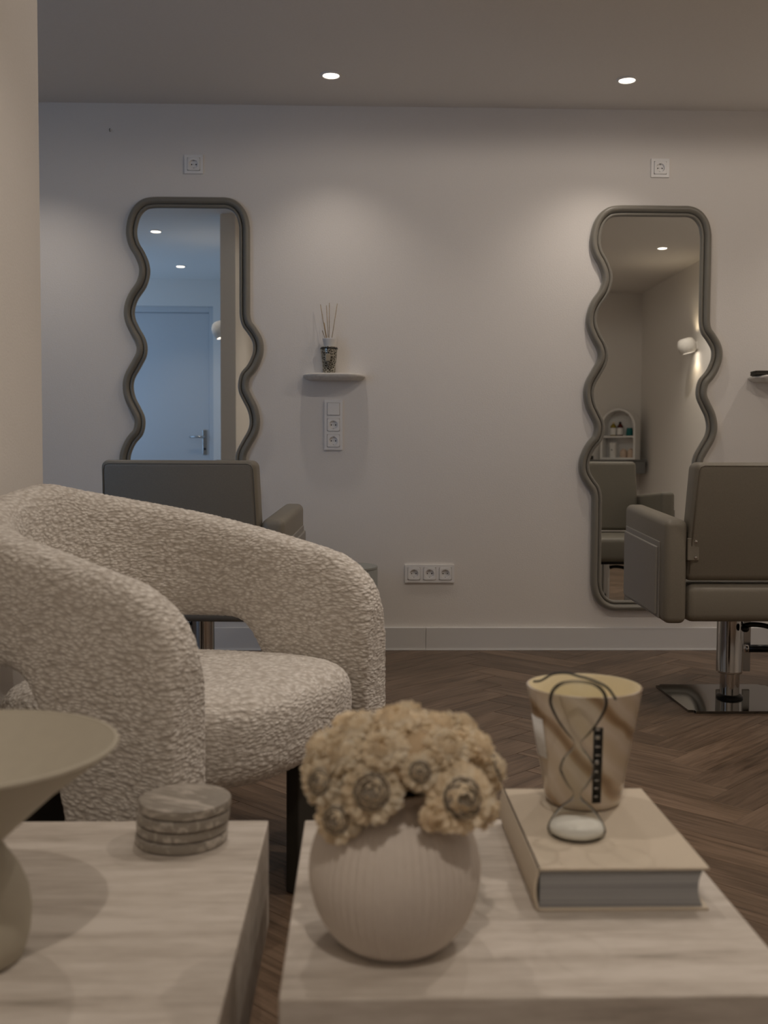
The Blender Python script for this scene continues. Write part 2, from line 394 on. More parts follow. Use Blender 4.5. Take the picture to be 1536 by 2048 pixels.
# ---------------------------------------------------------------- downlights
def downlight(x, y, label, power=None, first=[None], ang=105, tilt=(0, 0), blend=1.0):
    if first[0] is None:
        t = thing('downlight', label, 'ceiling light', (x, y, H), 0, 'recessed ceiling spots'); first[0] = t
        obj('trim_ring', lathe([(.0325, 0), (.0325, -.0035), (.036, -.006), (.043, -.004), (.045, 0)], 40, cap=False), M_white, t)
        obj('lens', lathe([(.032, -.0010), (.032, -.003)], 40), M_lamp, t, smooth=False)
    else: t = dup(first[0], (x, y, H), 0, label, 'recessed ceiling spots')
    ld = bpy.data.lights.new('bulb', 'SPOT'); ld.energy = power or SPOT_W; ld.color = SPOT_COL
    ld.spot_size = R(ang); ld.spot_blend = blend; ld.shadow_soft_size = 0.02
    lo = bpy.data.objects.new('bulb', ld); COL.objects.link(lo); lo.parent = t; lo.location = (0, 0, -.035); lo.rotation_euler = (R(tilt[0]), R(tilt[1]), 0)
    return t
downlight(-0.113, 4.328, 'glowing round ceiling spot above the shelf with the reed diffuser')
DR = downlight(1.10, 4.337, 'glowing round ceiling spot in front of the right-hand wavy mirror', 5.5, tilt=(0, 12))
downlight(-1.40, 4.25, 'round ceiling spot near the mirror wall, hidden beyond the wall end', 6)
downlight(2.33, 4.33, 'round ceiling spot near the mirror wall, beyond the right edge', 8)
downlight(-1.39, 2.10, 'nearer of two hallway ceiling spots seen in the left mirror', 5, ang=140)
downlight(-1.44, 0.80, 'farther of two hallway ceiling spots, above the door in the left mirror', 1)
downlight(2.23, 1.70, 'round ceiling spot reflected in the right-hand mirror', 24, ang=115)
downlight(0.70, 3.05, 'added wide fill spot, out of view over the walkway between the armchair and the mirrors', 11, ang=178, blend=.12)  # added fill lamp out of view, evens the light on the back wall
downlight(1.90, 3.05, 'added wide fill spot, out of view behind the right salon chair', 12, ang=178, blend=.12)  # second added fill lamp, no known fitting here; brightens the mirror wall
downlight(-0.11, 2.10, 'round ceiling spot over the boucle armchair', 12, ang=105)
downlight(1.10, 2.00, 'round ceiling spot in the middle of the room', 26, ang=125)
downlight(0.12, -0.02, 'round ceiling spot over the front edge of the coffee tables', 37, ang=125)

# ---------------------------------------------------------------- wavy mirrors
z2 = lambda x, y: (1140 + x / 3.656, 390 + y / 3.656)
z3 = lambda x, y: (1140 + x / 3.593, 880 + y / 3.593)
leftpx = [z2(*p) for p in ((870, 150), (700, 149), (500, 149), (340, 150), (280, 168), (235, 225), (213, 320), (225, 400), (265, 475), (296, 560), (298, 640), (270, 725), (212, 812), (186, 885), (187, 950), (215, 1020), (253, 1090), (270, 1160), (260, 1230), (218, 1310), (176, 1385), (164, 1450), (177, 1525), (210, 1595), (238, 1660), (242, 1725), (222, 1795))]
leftpx += [z3(*p) for p in ((172, 60), (145, 110), (128, 165), (132, 225), (165, 285), (200, 335), (217, 400), (218, 500))]
lp = [P(x, y, YB - .02) for x, y in leftpx]
half = [Vector((p.x, p.z)) for p in lp]
tr, bl = P(1399.0, 431, YB - .02), P(1200.5, 1203, YB - .02)
cen = Vector(((tr.x + bl.x) / 2, (tr.z + bl.z) / 2))
half = [p - cen for p in half]
half.append(Vector((half[-1].x, -0.68)))
half[0] = Vector((0.150, half[1].y))
half.append(Vector((half[-1].x + .004, -0.775)))
half.append(Vector((half[-1].x + .025, -0.835)))
# close the outline with the same half turned about the centre (the shape has a two-fold turn symmetry)
top_y = half[1].y
out2 = [p for p in half if p.y > half[-1].y - 1]
loop = list(half)
A = [Vector((-p.x, -p.y)) for p in half]
# join: half ends near the bottom-left corner; the turned half begins at the bottom
x0_, B_ = half[-3].x, -half[2].y
loop = half[2:-3] + [Vector((x0_, -.62)), Vector((x0_, B_ + .11)), Vector((x0_ + .002, B_ + .075)), Vector((x0_ + .011, B_ + .040)), Vector((x0_ + .030, B_ + .014)), Vector((x0_ + .058, B_ + .001)), Vector((x0_ + .10, B_)), Vector((x0_ + .16, B_))]
loop = loop + [Vector((-p.x, -p.y)) for p in loop]
path = catmull([(p.x, p.y, 0) for p in loop], 5)
def frame_mesh(path):
    prof = [(-.002, .0), (-.002, .010)]
    prof += [(.006 - .008 * cos(a), .010 + .010 * sin(a)) for a in [pi * k / 8 for k in range(1, 8)]]
    prof += [(.0145, .009)]
    prof += [(.030 - .0155 * cos(a), .012 + .020 * sin(a)) for a in [pi * k / 12 for k in range(1, 12)]]
    prof += [(.0455, .010), (.0455, 0)]
    n = len(path); m = len(prof); vs, fs = [], []
    for i in range(n):
        t = (path[(i + 1) % n] - path[i - 1]).normalized(); nx, nz = t.y, -t.x
        for o, d in prof: vs.append((path[i].x + nx * o * SGN, -d, path[i].y + nz * o * SGN))
    for i in range(n):
        for k in range(m):
            l = (k + 1) % m; j = (i + 1) % n; fs.append((i * m + k, i * m + l, j * m + l, j * m + k))
    return vs, fs
area = sum(path[i].x * path[(i + 1) % len(path)].y - path[(i + 1) % len(path)].x * path[i].y for i in range(len(path)))
SGN = 1 if area > 0 else -1
cw = P(1299.5, 817, YB)
mr = thing('wall_mirror', 'tall wavy taupe-framed mirror right of the wall, reflecting the arched white shelf unit', 'mirror', (cw.x, YB, cen.y))
fo = fix(obj('frame', frame_mesh(path), M_frame, mr, smooth=50))
gv = [(p.x, -.006, p.y) for p in path]
gb = bmesh.new(); f = gb.faces.new([gb.verts.new(v) for v in gv])
ex = bmesh.ops.extrude_face_region(gb, geom=[f]); bmesh.ops.translate(gb, verts=[v for v in ex['geom'] if isinstance(v, bmesh.types.BMVert)], vec=(0, .0055, 0))
obj('mirror_glass', gb, M_mirror, mr, smooth=False)
dl = P(474.5, 500, YB - .02).x - P(1398.5, 516, YB - .02).x
dzl = P(370, 413.5, YB - .02).z - P(1300, 430.5, YB - .02).z
dup(mr, (cw.x + dl, YB, cen.y + dzl), 0, 'tall wavy taupe-framed mirror on the left, reflecting a bluish hallway door')

# ---------------------------------------------------------------- sockets and switches
def insert_mesh(s=.0275, r=.0195, d=.0105, n=40, z=.0):
    vs, fs = [], []
    rings = []
    for kind in ('back', 'sq', 'sqi', 'c', 'c2', 'flo'):
        ids = []
        for i in range(n):
            a = 2 * pi * (i + .5) / n; q = 1 / max(abs(cos(a)), abs(sin(a)))
            if kind == 'back': x, y, h = s * q * cos(a), s * q * sin(a), .002
            elif kind == 'sq': x, y, h = s * q * cos(a), s * q * sin(a), .0125
            elif kind == 'sqi': x, y, h = (s - .001) * q * cos(a), (s - .001) * q * sin(a), .0135
            elif kind == 'c': x, y, h = r * cos(a), r * sin(a), .0135
            elif kind == 'c2': x, y, h = (r - .0008) * cos(a), (r - .0008) * sin(a), .0128
            else: x, y, h = (r - .0012) * cos(a), (r - .0012) * sin(a), .0135 - d
            ids.append(len(vs)); vs.append((x, -h, y))
        rings.append(ids)
    for a, b in zip(rings, rings[1:]):
        for i in range(n): fs.append((a[i], a[(i + 1) % n], b[(i + 1) % n], b[i]))
    fs.append(tuple(rings[-1]))
    return vs, fs
def frame_plate(nx, nz):
    """square-holed cover frame, gangs 71 mm apart"""
    bm = bmesh.new(); W, Hh = .081 + .071 * (nx - 1), .081 + .071 * (nz - 1); b = .0285
    xs = [(-.071 * (nx - 1) / 2 + .071 * i) for i in range(nx)]; zs = [(-.071 * (nz - 1) / 2 + .071 * i) for i in range(nz)]
    cutx = [-W / 2]; [cutx.extend((x - b, x + b)) for x in xs]; cutx.append(W / 2)
    cutz = [-Hh / 2]; [cutz.extend((z - b, z + b)) for z in zs]; cutz.append(Hh / 2)
    for i in range(len(cutx) - 1):
        for j in range(len(cutz) - 1):
            if i % 2 == 1 and j % 2 == 1: continue
            addbox(bm, cutx[i], cutx[i + 1], -.0095, 0, cutz[j], cutz[j + 1])
    bmesh.ops.remove_doubles(bm, verts=bm.verts, dist=1e-5)
    return bm, xs, zs
sock_me = None
def outlet(px, py, nx, nz, label, blanks=(), name='wall_socket', cat='socket'):
    global sock_me
    c = P(px, py, YB); t = thing(name, label, cat, (c.x, YB, c.z))
    bm, xs, zs = frame_plate(nx, nz); obj('cover_frame', bm, M_plastic, t, smooth=False)
    k = 0
    for z in reversed(zs):
        for x in xs:
            if k in blanks:
                obj('rocker', box(-.0272, .0272, -.014, -.002, -.0272, .0272, bev=.0015), M_plastic, t, smooth=False, loc=(x, 0, z))
            else:
                if sock_me is None:
                    s = fix(obj('socket_insert', insert_mesh(), M_plastic, t, smooth=30, loc=(x, 0, z))); sock_me = s.data
                else: s = bpy.data.objects.new('socket_insert', sock_me); COL.objects.link(s); s.parent = t; s.location = (x, 0, z)
                for hx in (-.0095, .0095):
                    obj('pin_hole', lathe([(.0028, 0), (.0028, .0006)], 12), M_black, s, loc=(hx, -.0031, 0), rot=(R(90), 0, 0))
                obj('screw', lathe([(.0017, 0), (.0017, .0006)], 10), M_steel, s, loc=(0, -.0031, 0), rot=(R(90), 0, 0))
                for hz in (-.0165, .0165):
                    obj('earth_clip', box(-.002, .002, -.010, -.0031, hz - .0015, hz + .0015), M_steel, s, smooth=False)
            k += 1
    return t
outlet(388, 329.5, 1, 1, 'single white wall socket above the left wavy mirror')
outlet(1319.5, 337, 1, 1, 'single white wall socket above the right wavy mirror')
outlet(667, 850, 1, 3, 'vertical white plate with one blank switch over two sockets, under the small shelf', blanks=(0,), name='switch_socket_plate', cat='socket')
outlet(859, 1147, 3, 1, 'triple white socket plate low on the wall above the baseboard', name='triple_socket')
nl = P(220, 263, YB)
tag(obj('wall_nail', tube([(0, 0, 0), (0, -.012, .004), (.003, -.015, .009)], .0016, 8), M_black, loc=tuple(nl)), 'tiny dark nail in the wall above the left mirror', 'nail')

# ---------------------------------------------------------------- wall shelves and what stands on them
def shelf_mesh(wd=.139, dp=.115, th=.028):
    n = 40; top, bot = [], []
    prof = [(-.0, .90, 0), (-.0, 1.0, .006), (0, 1.0, .012), (0, .93, .020), (0, .80, th)]
    vs, fs = [], []
    def outline(k):
        pts = []
        for i in range(n + 1):
            a = pi * i / n; e = 0.55
            x = -math.copysign(abs(cos(a)) ** e, cos(a)); y = -(abs(sin(a)) ** 0.9)
            pts.append((x * wd * k, y * dp * k))
        return pts
    lv = []
    for _, k, z in prof:
        ids = []
        for x, y in outline(k): ids.append(len(vs)); vs.append((x, min(y, 0), -z))
        lv.append(ids)
    for a, b in zip(lv, lv[1:]):
        for i in range(n): fs.append((a[i], a[i + 1], b[i + 1], b[i]))
        fs.append((a[n], a[0], b[0], b[n]))
    fs.append(tuple(lv[0])); fs.append(tuple(lv[-1])[::-1])
    return vs, fs
sh = P(668.5, 745, 4.585)
SZ = sh.z
s1 = fix(obj('wall_shelf', shelf_mesh(), M_plaster, smooth=50, loc=(P(668.5, 755, YB).x, YB, SZ)))
tag(s1, 'small white rounded wall shelf holding the reed diffuser', 'shelf')
s2 = s1.copy(); COL.objects.link(s2); s2.location = (P(1495, 755, YB).x + .139, YB, P(1500, 749, 4.6).z); s2['label'] = 'small white rounded wall shelf at the right edge, right of the right mirror'
bxx = s2.location.x
bk = thing('black_case', 'flat black box lying on the shelf at the right edge', 'box', (bxx - .01, YB - .055, s2.location.z))
obj('lower_half', box(-.125, .125, -.035, .035, .0, .010, bev=.002), M_blackmat, bk, smooth=False)
obj('lid', box(-.125, .125, -.035, .035, .0105, .019, bev=.002), M_blackmat, bk, smooth=False)
dcx = P(658, 740, 4.64).x
df = thing('reed_diffuser', 'patterned dark glass reed diffuser with thin reeds on the small wall shelf', 'diffuser', (dcx, 4.645, SZ))
obj('glass_jar', lathe([(.0, .0), (.026, .0), (.0275, .002), (.0375, .108), (.038, .114), (.036, .116), (.028, .118), (0, .118)], 40), M_jar, df, smooth=40)
obj('jar_band', lathe([(.0383, .106), (.0392, .107), (.0392, .111), (.0386, .112)], 40, cap=False), M_black, df)
obj('label_plate', box(-.014, .006, -.0355, -.0315, .052, .084, bev=.001), mat('pewter', (.40, .37, .30), .35, .8), df, smooth=False)
obj('collar', lathe([(.022, .118), (.0275, .146), (.0285, .149), (.0285, .153), (.025, .154), (.0, .154)], 36), M_white, df, smooth=40)
for dx, dy, hz in ((-.038, -.006, .302), (-.022, .012, .225), (-.012, .01, .300), (.001, -.004, .310), (.036, .004, .308), (-.03, .012, .190)):
    obj('reed', tube([(dx * .18, dy * .2, .12), (dx, dy, hz)], .0015, 6), M_reed, df)

# ---------------------------------------------------------------- salon chairs (local: +y looks at the mirror wall)
def cushion(x0, x1, y0, y1, z0, z1, bev, seg=4): return box(x0, x1, y0, y1, z0, z1, bev=bev, seg=seg)
def shear(bm, f):
    for v in bm.verts: v.co = f(v.co)
    return bm
def make_salon_chair(loc, rz, label):
    t = thing('salon_chair', label, 'chair', loc, rz, 'taupe salon chairs facing the mirrors')
    plate = box(-.210, .210, -.21, .22, 0, .009)
    bmesh.ops.bevel(plate, geom=[e for e in plate.edges if abs(e.verts[0].co.z - e.verts[1].co.z) > .005], offset=.02, segments=5, affect='EDGES')
    obj('base_plate', plate, M_plate, t, smooth=40)
    bp = obj('base_ring', lathe([(.047, .0095), (.047, .016), (.043, .02), (.036, .022)], 48), M_black, t, smooth=40)
    obj('inner_column', lathe([(.034, .0225), (.034, .10)], 48), M_chrome, t, smooth=40)
    obj('column', lathe([(.034, .098), (.0425, .100), (.0435, .104), (.0425, .108), (.0425, .300), (.0, .302)], 48), M_chrome, t, smooth=40)
    obj('mounting_bracket', box(-.12, .12, -.12, .12, .303, .322, bev=.003), M_black, t, smooth=False)
    lv = obj('pump_lever', tube(catmull([(.038, -.01, .268), (.07, -.02, .277), (.12, -.03, .272), (.17, -.04, .250), (.22, -.05, .21)], 5, False), .009, 12), M_black, t)
    obj('lever_knob', lathe([(.0, -.006), (.011, -.006), (.013, 0), (.011, .016), (0, .018)], 20), M_black, lv, loc=(.03, -.052, .268), rot=(R(90), 0, 0))
    obj('seat', shear(cushion(-.258, .258, -.300, .250, .327, .452, .028, 5), lambda c: Vector((c.x, c.y, c.z + .012 * (1 - (c.x / .26) ** 2) * (1 if c.z > .4 else 0)))), M_leather, t)
    def bshape(c):
        k = (c.z - .465) / .395
        return Vector((c.x * (1.0 - .045 * k), c.y - .055 * k, c.z + .006 * (1 - (c.x / .26) ** 2) * k))
    br = obj('backrest', shear(cushion(-.262, .262, -.300, -.205, .465, .856, .022, 5), bshape), M_leather, t)
    def seam(y, z0, z1, xx):
        pts = [bshape(Vector(p)) for p in ((-xx, y, z0), (-xx, y, z1 - .02), (-xx + .006, y, z1 - .005), (-xx + .02, y, z1), (xx - .02, y, z1), (xx - .006, y, z1 - .005), (xx, y, z1 - .02), (xx, y, z0))]
        return tube(pts, .0016, 6)
    obj('piping', seam(-.2985, .49, .845, .253), M_leather, br)
    for s in (-1, 1):
        a0, a1 = sorted((s * .262, s * .337))
        def ash(c): return Vector((c.x, c.y, c.z + (.030 * (c.y + .3) / .5 if c.z > .5 else .02 * (c.y + .3) / .5)))
        ar = obj('armrest', shear(cushion(a0, a1, -.318, .205, .325, .668, .022, 5), ash), M_leather, t)
        p0, p1 = sorted((s * .335, s * .341))
        pn = box(p0, p1, -.262, .175, .335, .590, bev=.002)
        obj('panel_frame', shear(pn, lambda c: Vector((c.x, c.y, c.z + (.02 + .01 * (c.z > .5)) * (c.y + .3) / .5))), M_panel, ar, smooth=False)
        p0, p1 = sorted((s * .339, s * .349))
        pn = box(p0, p1, -.245, .165, .345, .572, bev=.003)
        obj('side_panel', shear(pn, lambda c: Vector((c.x, c.y, c.z + (.02 + .01 * (c.z > .5)) * (c.y + .3) / .5))), M_panel, ar, smooth=False)
        b0, b1 = sorted((s * .225, s * .262))
        bk = obj('hinge_plate', box(b0, b1, -.316, -.300, .535, .608, bev=.002), M_leather, t, smooth=False)
        for z in (.545, .597):
            obj('screw', lathe([(.0, .004), (.004, .0035), (.006, .0), (.006, -.001)], 16), M_chrome, bk, loc=(s * .236, -.3165, z), rot=(R(90), 0, 0))
    # footrest: two flat uprights, a lower bar and the black tread
    fr = obj('footrest', box(.052, .080, .285, .297, .045, .322, bev=.002), M_steel, t, smooth=False)
    obj('upright', box(.155, .183, .285, .297, .045, .322, bev=.002), M_steel, fr, smooth=False)
    obj('tread', tube([(.16, .255, .140), (.33, .255, .140)], .015, 16), M_black, fr)
    obj('bar_cap', tube([(.150, .255, .140), (.1599, .255, .140)], .016, 16), M_chrome, fr)
    return t
chairR = make_salon_chair((1.345, 3.70, 0), R(0), 'taupe leather salon chair in front of the right mirror, on a chrome square base')
cl = dup(chairR, (-.550, 3.70, 0), R(-4), 'taupe leather salon chair in front of the left mirror, half hidden by the armchair')
for ch in cl.children:
    if ch.name.startswith('pump_lever'): ch.rotation_euler = (0, 0, R(200))
    if ch.name.startswith('footrest'): ch.location = (-.36, 0, 0)

# ---------------------------------------------------------------- round grey stool behind the armchair
st = thing('round_stool', 'grey round stool by the back wall, its edge peeking out beside the armchair', 'stool', (P(760, 1140, 4.38).x - .17, 4.38, 0))
obj('drum', lathe([(.155, 0), (.16, .004), (.16, .400), (.158, .403), (0, .403)], 56), M_stone_grey, st, smooth=40)
obj('top_disc', lathe([(.0, .4035), (.158, .4035), (.160, .405), (.160, .413), (.158, .415), (0, .415)], 56), M_stone_grey, st, smooth=40)

# ---------------------------------------------------------------- boucle armchair (local: +x forward, +y its left = far side)
AF = Vector((0.89, -0.456, 0)).normalized()
arm = thing('boucle_armchair', 'cream boucle armchair with wrap-around arms and open sides, left of centre', 'armchair', (-.112, 1.985, 0), math.atan2(AF.y, AF.x))
WB, SX, DB = .345, -.345, .30      # half width of the band's centre line, where the straight arms end, depth of the rounded back
def plan(s):
    """s in metres from the front end of the right (near, -y) arm round to the left one: centre line point and normal"""
    Ls = -SX; n = 60
    arc = [(SX - DB * sin(pi * k / n) ** .9, -WB * cos(pi * k / n)) for k in range(n + 1)]
    pts = [(0, -WB), (SX, -WB)] + arc[1:-1] + [(SX, WB), (0, WB)]
    return pts
pl = [Vector((x, y)) for x, y in plan(0)]
cum = [0]
for a, b in zip(pl, pl[1:]): cum.append(cum[-1] + (b - a).length)
TOT = cum[-1]
def at(s):
    s = max(0, min(TOT, s))
    for i in range(len(cum) - 1):
        if s <= cum[i + 1] + 1e-9:
            t = (s - cum[i]) / (cum[i + 1] - cum[i]); return pl[i].lerp(pl[i + 1], t)
def ztop(d):
    # d: distance from the nearer front end
    k = min(1, d / (TOT / 2)); base = .634 + .174 * (k + .05 * sin(pi * k))
    Rr = .125
    if d < Rr: base -= (Rr - sqrt(max(0, Rr * Rr - (Rr - d) ** 2))) * 0.75
    return base
def zbot(d):
    c = .185
    if d < c: return 0.0
    Rr = .19; t = (d - c)
    if t < Rr: return .49 - .49 * (1 - (t / Rr)) ** 2.6
    return .49
def band():
    NS, NV = 150, 40; vs, fs = [], []
    for i in range(NS + 1):
        u = i / NS; s = TOT * (u + .0 * sin(2 * pi * u)); d = min(s, TOT - s)
        p = at(s); q = (at(min(TOT, s + .02)) - at(max(0, s - .02))).normalized(); nrm = Vector((q.y, -q.x))
        zt, zb = ztop(d), zbot(d); hh = (zt - zb) / 2; zc = (zt + zb) / 2; th = .056
        for k in range(NV):
            a = 2 * pi * k / NV; ca, sa = cos(a), sin(a)
            ex = .55 if hh > .12 else .7
            o = math.copysign(abs(ca) ** ex, ca) * th; 
            z = zc + math.copysign(abs(sa) ** .42, sa) * hh
            lean = .045 * (z - .45) * min(1, d / .4)
            vs.append((p.x + nrm.x * (o + lean), p.y + nrm.y * (o + lean), z))
    for i in range(NS):
        for k in range(NV):
            l = (k + 1) % NV; fs.append((i * NV + k, i * NV + l, (i + 1) * NV + l, (i + 1) * NV + k))
    fs.append(tuple(range(NV))[::-1]); fs.append(tuple(NS * NV + k for k in range(NV)))
    return vs, fs
def nubby(o, vox, smooth_it=14, amp=.0032):
    rm = o.modifiers.new('remesh', 'REMESH'); rm.mode = 'VOXEL'; rm.voxel_size = vox; rm.use_smooth_shade = True
    sm = o.modifiers.new('smooth', 'SMOOTH'); sm.iterations = smooth_it; sm.factor = .5
    sb = o.modifiers.new('subdivide', 'SUBSURF'); sb.levels = 2; sb.render_levels = 2
    tx = bpy.data.textures.new('nub', 'VORONOI'); tx.noise_scale = .0095; tx.distance_metric = 'DISTANCE'
    dp = o.modifiers.new('nubs', 'DISPLACE'); dp.texture = tx; dp.texture_coords = 'LOCAL'; dp.strength = -amp; dp.mid_level = .4
nb = fix(obj('back_and_arms', band(), M_boucle, arm)); nubby(nb, .011)
def seat_mesh():
    vs, fs = [], []; NA, NB = 72, 28
    for j in range(NB + 1):
        v = -pi / 2 + pi * j / NB; cv, sv = cos(v), sin(v)
        rr = abs(cv) ** .30; zz = math.copysign(abs(sv) ** .55, sv)
        for i in range(NA):
            a = 2 * pi * i / NA; ca, sa = cos(a), sin(a)
            ax = .32 if ca > 0 else .325
            x = -.275 + math.copysign(abs(ca) ** .62, ca) * ax * rr; y = math.copysign(abs(sa) ** .62, sa) * .290 * rr
            z = .352 + zz * .088 + .012 * (x + .26) / .3 * (1 if zz > 0 else 0)
            vs.append((x, y, z))
    for j in range(NB):
        for i in range(NA):
            k = (i + 1) % NA; fs.append((j * NA + i, j * NA + k, (j + 1) * NA + k, (j + 1) * NA + i))
    return vs, fs
sm_ = fix(obj('seat_cushion', seat_mesh(), M_boucle, arm)); nubby(sm_, .012, 6)
obj('leg', box(-.05, -.02, .035, .25, 0, .30, bev=.004), M_blackmat, arm, smooth=False)
obj('leg', box(-.50, -.47, -.25, -.07, 0, .30, bev=.004), M_blackmat, arm, smooth=False)
obj('leg', box(-.50, -.47, .07, .25, 0, .30, bev=.004), M_blackmat, arm, smooth=False)

# ---------------------------------------------------------------- travertine coffee tables
TH = .35
def coffee_table(x0, x1, y0, y1, label):
    t = thing('coffee_table', label, 'table', ((x0 + x1) / 2, (y0 + y1) / 2, 0)); a, b = (x1 - x0) / 2, (y1 - y0) / 2
    obj('stone_top', box(-a, a, -b, b, .200, TH, bev=.0025), M_trav, t, smooth=False)
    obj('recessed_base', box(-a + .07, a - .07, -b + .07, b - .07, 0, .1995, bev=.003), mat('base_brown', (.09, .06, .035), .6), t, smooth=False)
    return t
coffee_table(-.735, -.1245, .80, 1.458, 'travertine block coffee table on the left, under the bowl and the coasters')
coffee_table(-.0735, .434, .965, 1.458, 'travertine block coffee table on the right, under the vase and the book')

# vase
vc = (.0405, 1.085, TH)
def rib(a, z): return 1 + (.006 * cos(a * 62)) * max(0, min(1, (.150 - z) / .03))
vp = [(0, 0), (.045, 0), (.054, .003), (.068, .016), (.080, .034), (.0875, .056), (.0905, .078), (.088, .100), (.080, .122), (.067, .140), (.052, .152), (.043, .158), (.041, .165), (.037, .165), (.038, .155), (.050, .148), (.064, .137), (.04, .09), (0, .09)]
pp = []
for (a, b), (c, d) in zip(vp, vp[1:]):
    for k in range(3): pp.append((a + (c - a) * k / 3, b + (d - b) * k / 3))
pp.append(vp[-1])
cr = catmull([(r, 0, z) for r, z in vp[1:14]], 4, False)
vprof = [(0, 0)] + [(max(0, p.x), p.z) for p in cr] + vp[14:]
vs_t = thing('vase', 'round ribbed beige ceramic vase holding the dried flowers', 'vase', vc)
obj('body', lathe(vprof, 496, rib), M_ceramic, vs_t)

# dried flower bouquet
bq = thing('dried_bouquet', 'dome of dried cream strawflowers in the ribbed vase', 'flowers', (vc[0] + .005, vc[1], TH + .16))
def head_mesh(seed, hollow=.5):
    """a fluffy dried strawflower: narrow curled petals all over a flattened ball, open in the middle"""
    rd = random.Random(seed); vs, fs = [], []
    pr_ = [(.0165 * cos(t), .0095 * sin(t)) for t in [-.9 + .3 * k for k in range(8)]] + [(0.004, .0085 - .004 * hollow)]
    v0, f0 = lathe([(.010, -.010)] + pr_ + [(0, .006 - .004 * hollow)], 20); vs += [Vector(v) for v in v0]; fs += f0
    NP = 130
    for i in range(NP):
        zz = 1 - (i + .5) / NP * 1.55; a = i * 2.39996 + rd.uniform(-.1, .1); rr = sqrt(max(0, 1 - zz * zz))
        if zz > .93: continue
        rad = Vector((cos(a), sin(a), 0)); tan = Vector((-sin(a), cos(a), 0))
        base = rad * (.0150 * rr) + Vector((0, 0, .0085 * zz)); inner = zz > .55
        el = math.asin(zz) * (.8 if not inner else 1.0) + (.35 if inner else .1) + rd.uniform(-.25, .25)
        Lp = rd.uniform(.0055, .0090) * (1.0 if not inner else .8); wd = rd.uniform(.0018, .0027); b = len(vs)
        for u, wk in ((0, .8), (.45, 1.15), (.8, 1.1), (1.0, .55)):
            tt = el + .5 * u * (1 if inner else -.6)
            p = base + rad * (Lp * u * cos(tt)) + Vector((0, 0, Lp * u * sin(tt)))
            c = tan * wd * wk; nn = (rad * -sin(tt) + Vector((0, 0, cos(tt)))) * .0010 * wk
            vs += [p - c + nn, p, p + c + nn]
        for k in range(3):
            q = b + k * 3; fs += [(q, q + 1, q + 4, q + 3), (q + 1, q + 2, q + 5, q + 4)]
    return vs, fs
heads = []
for sd, op in ((1, 1.0), (2, .75), (3, 1.15), (4, .6)):
    me = bpy.data.meshes.new('flower_head'); v, f = head_mesh(sd, .6); me.from_pydata([tuple(x) for x in v], [], f); me.update(); me.shade_smooth(); me.materials.append(M_petal); heads.append(me)
def centre_mesh(r):
    return lathe([(0.0, r * .55), (r * .5, r * .5), (r * .85, r * .2), (r, -r * .4)], 16)
cm = [None, None]
for q, mm in enumerate((M_seed, M_seedbrown)):
    v, f = centre_mesh(.0095 if q == 0 else .006); me = bpy.data.meshes.new('flower_centre'); me.from_pydata(v, [], f); me.update(); me.shade_smooth(); me.materials.append(mm); cm[q] = me
bm = bmesh.new(); bmesh.ops.create_icosphere(bm, subdivisions=3, radius=1)
for v in bm.verts: v.co = Vector((v.co.x * .076, v.co.y * .076, .044 + v.co.z * .037 + (0.002 * sin(v.co.x * 40) * cos(v.co.y * 37))))
obj('moss_core', bm, mat('moss', (.42, .31, .19), .9), bq)
def add_head(pos, nrm, sc, k, dark):
    q = Vector(nrm).to_track_quat('Z', 'Y'); o = bpy.data.objects.new('flower_head', heads[k % 4]); COL.objects.link(o); o.parent = bq
    o.location = pos; o.rotation_mode = 'QUATERNION'; o.rotation_quaternion = q; o.scale = (sc,) * 3
    c = bpy.data.objects.new('flower_centre', cm[0 if dark else 1]); COL.objects.link(c); c.parent = o; c.location = (0, 0, .0072 if dark else .004)
    if dark: c['label'] = 'dark grey seeded centre'; c.scale = (1.4, 1.4, .45)
# hand-placed blooms facing the camera, then the dome
C0 = Vector((0, 0, .035))
spec = [(-.030, -.074, .020, 1.4, 1), (.056, -.070, .012, 1.6, 1), (-.080, -.048, .022, 1.05, 1), (.016, -.076, .040, .85, 1), (-.064, -.060, -.012, 1.1, 1), (.094, -.020, .026, 1.1, 1), (.086, -.045, -.008, .95, 0), (.030, -.078, -.004, .7, 0),
        (-.058, -.048, .050, 1.05, 0), (-.018, -.062, .058, 1.1, 0), (.044, -.052, .056, 1.15, 0), (.078, -.022, .050, 1.15, 0), (-.082, -.008, .046, 1.1, 0), (-.045, -.020, .068, 1.2, 0), (-.006, -.024, .076, 1.2, 0), (.038, -.012, .068, 1.15, 0), (.066, .014, .060, 1.15, 0), (-.055, .025, .060, 1.15, 0), (.01, .03, .070, 1.15, 0),
        (-.090, .02, .015, 1.1, 0), (.09, .03, .02, 1.1, 0)]
k = 0
for x, y, z, sc, dk in spec:
    n_ = Vector((x * .55, y - .02, .02 + z * .6)) if k < 5 else Vector((x, y, (z - .002) * 1.5))
    add_head((x, y, z + .004), n_, sc, k, dk); k += 1
for i in range(14):
    a = pi * (i + .5) / 7 if i < 7 else pi * (i - 7 + .2) / 7; x, y = .075 * cos(a), .075 * abs(sin(a)); z = .0 if i < 7 else .042
    add_head((x, y, z), (x, y, z * 1.4), random.uniform(1.0, 1.2), k, 0); k += 1

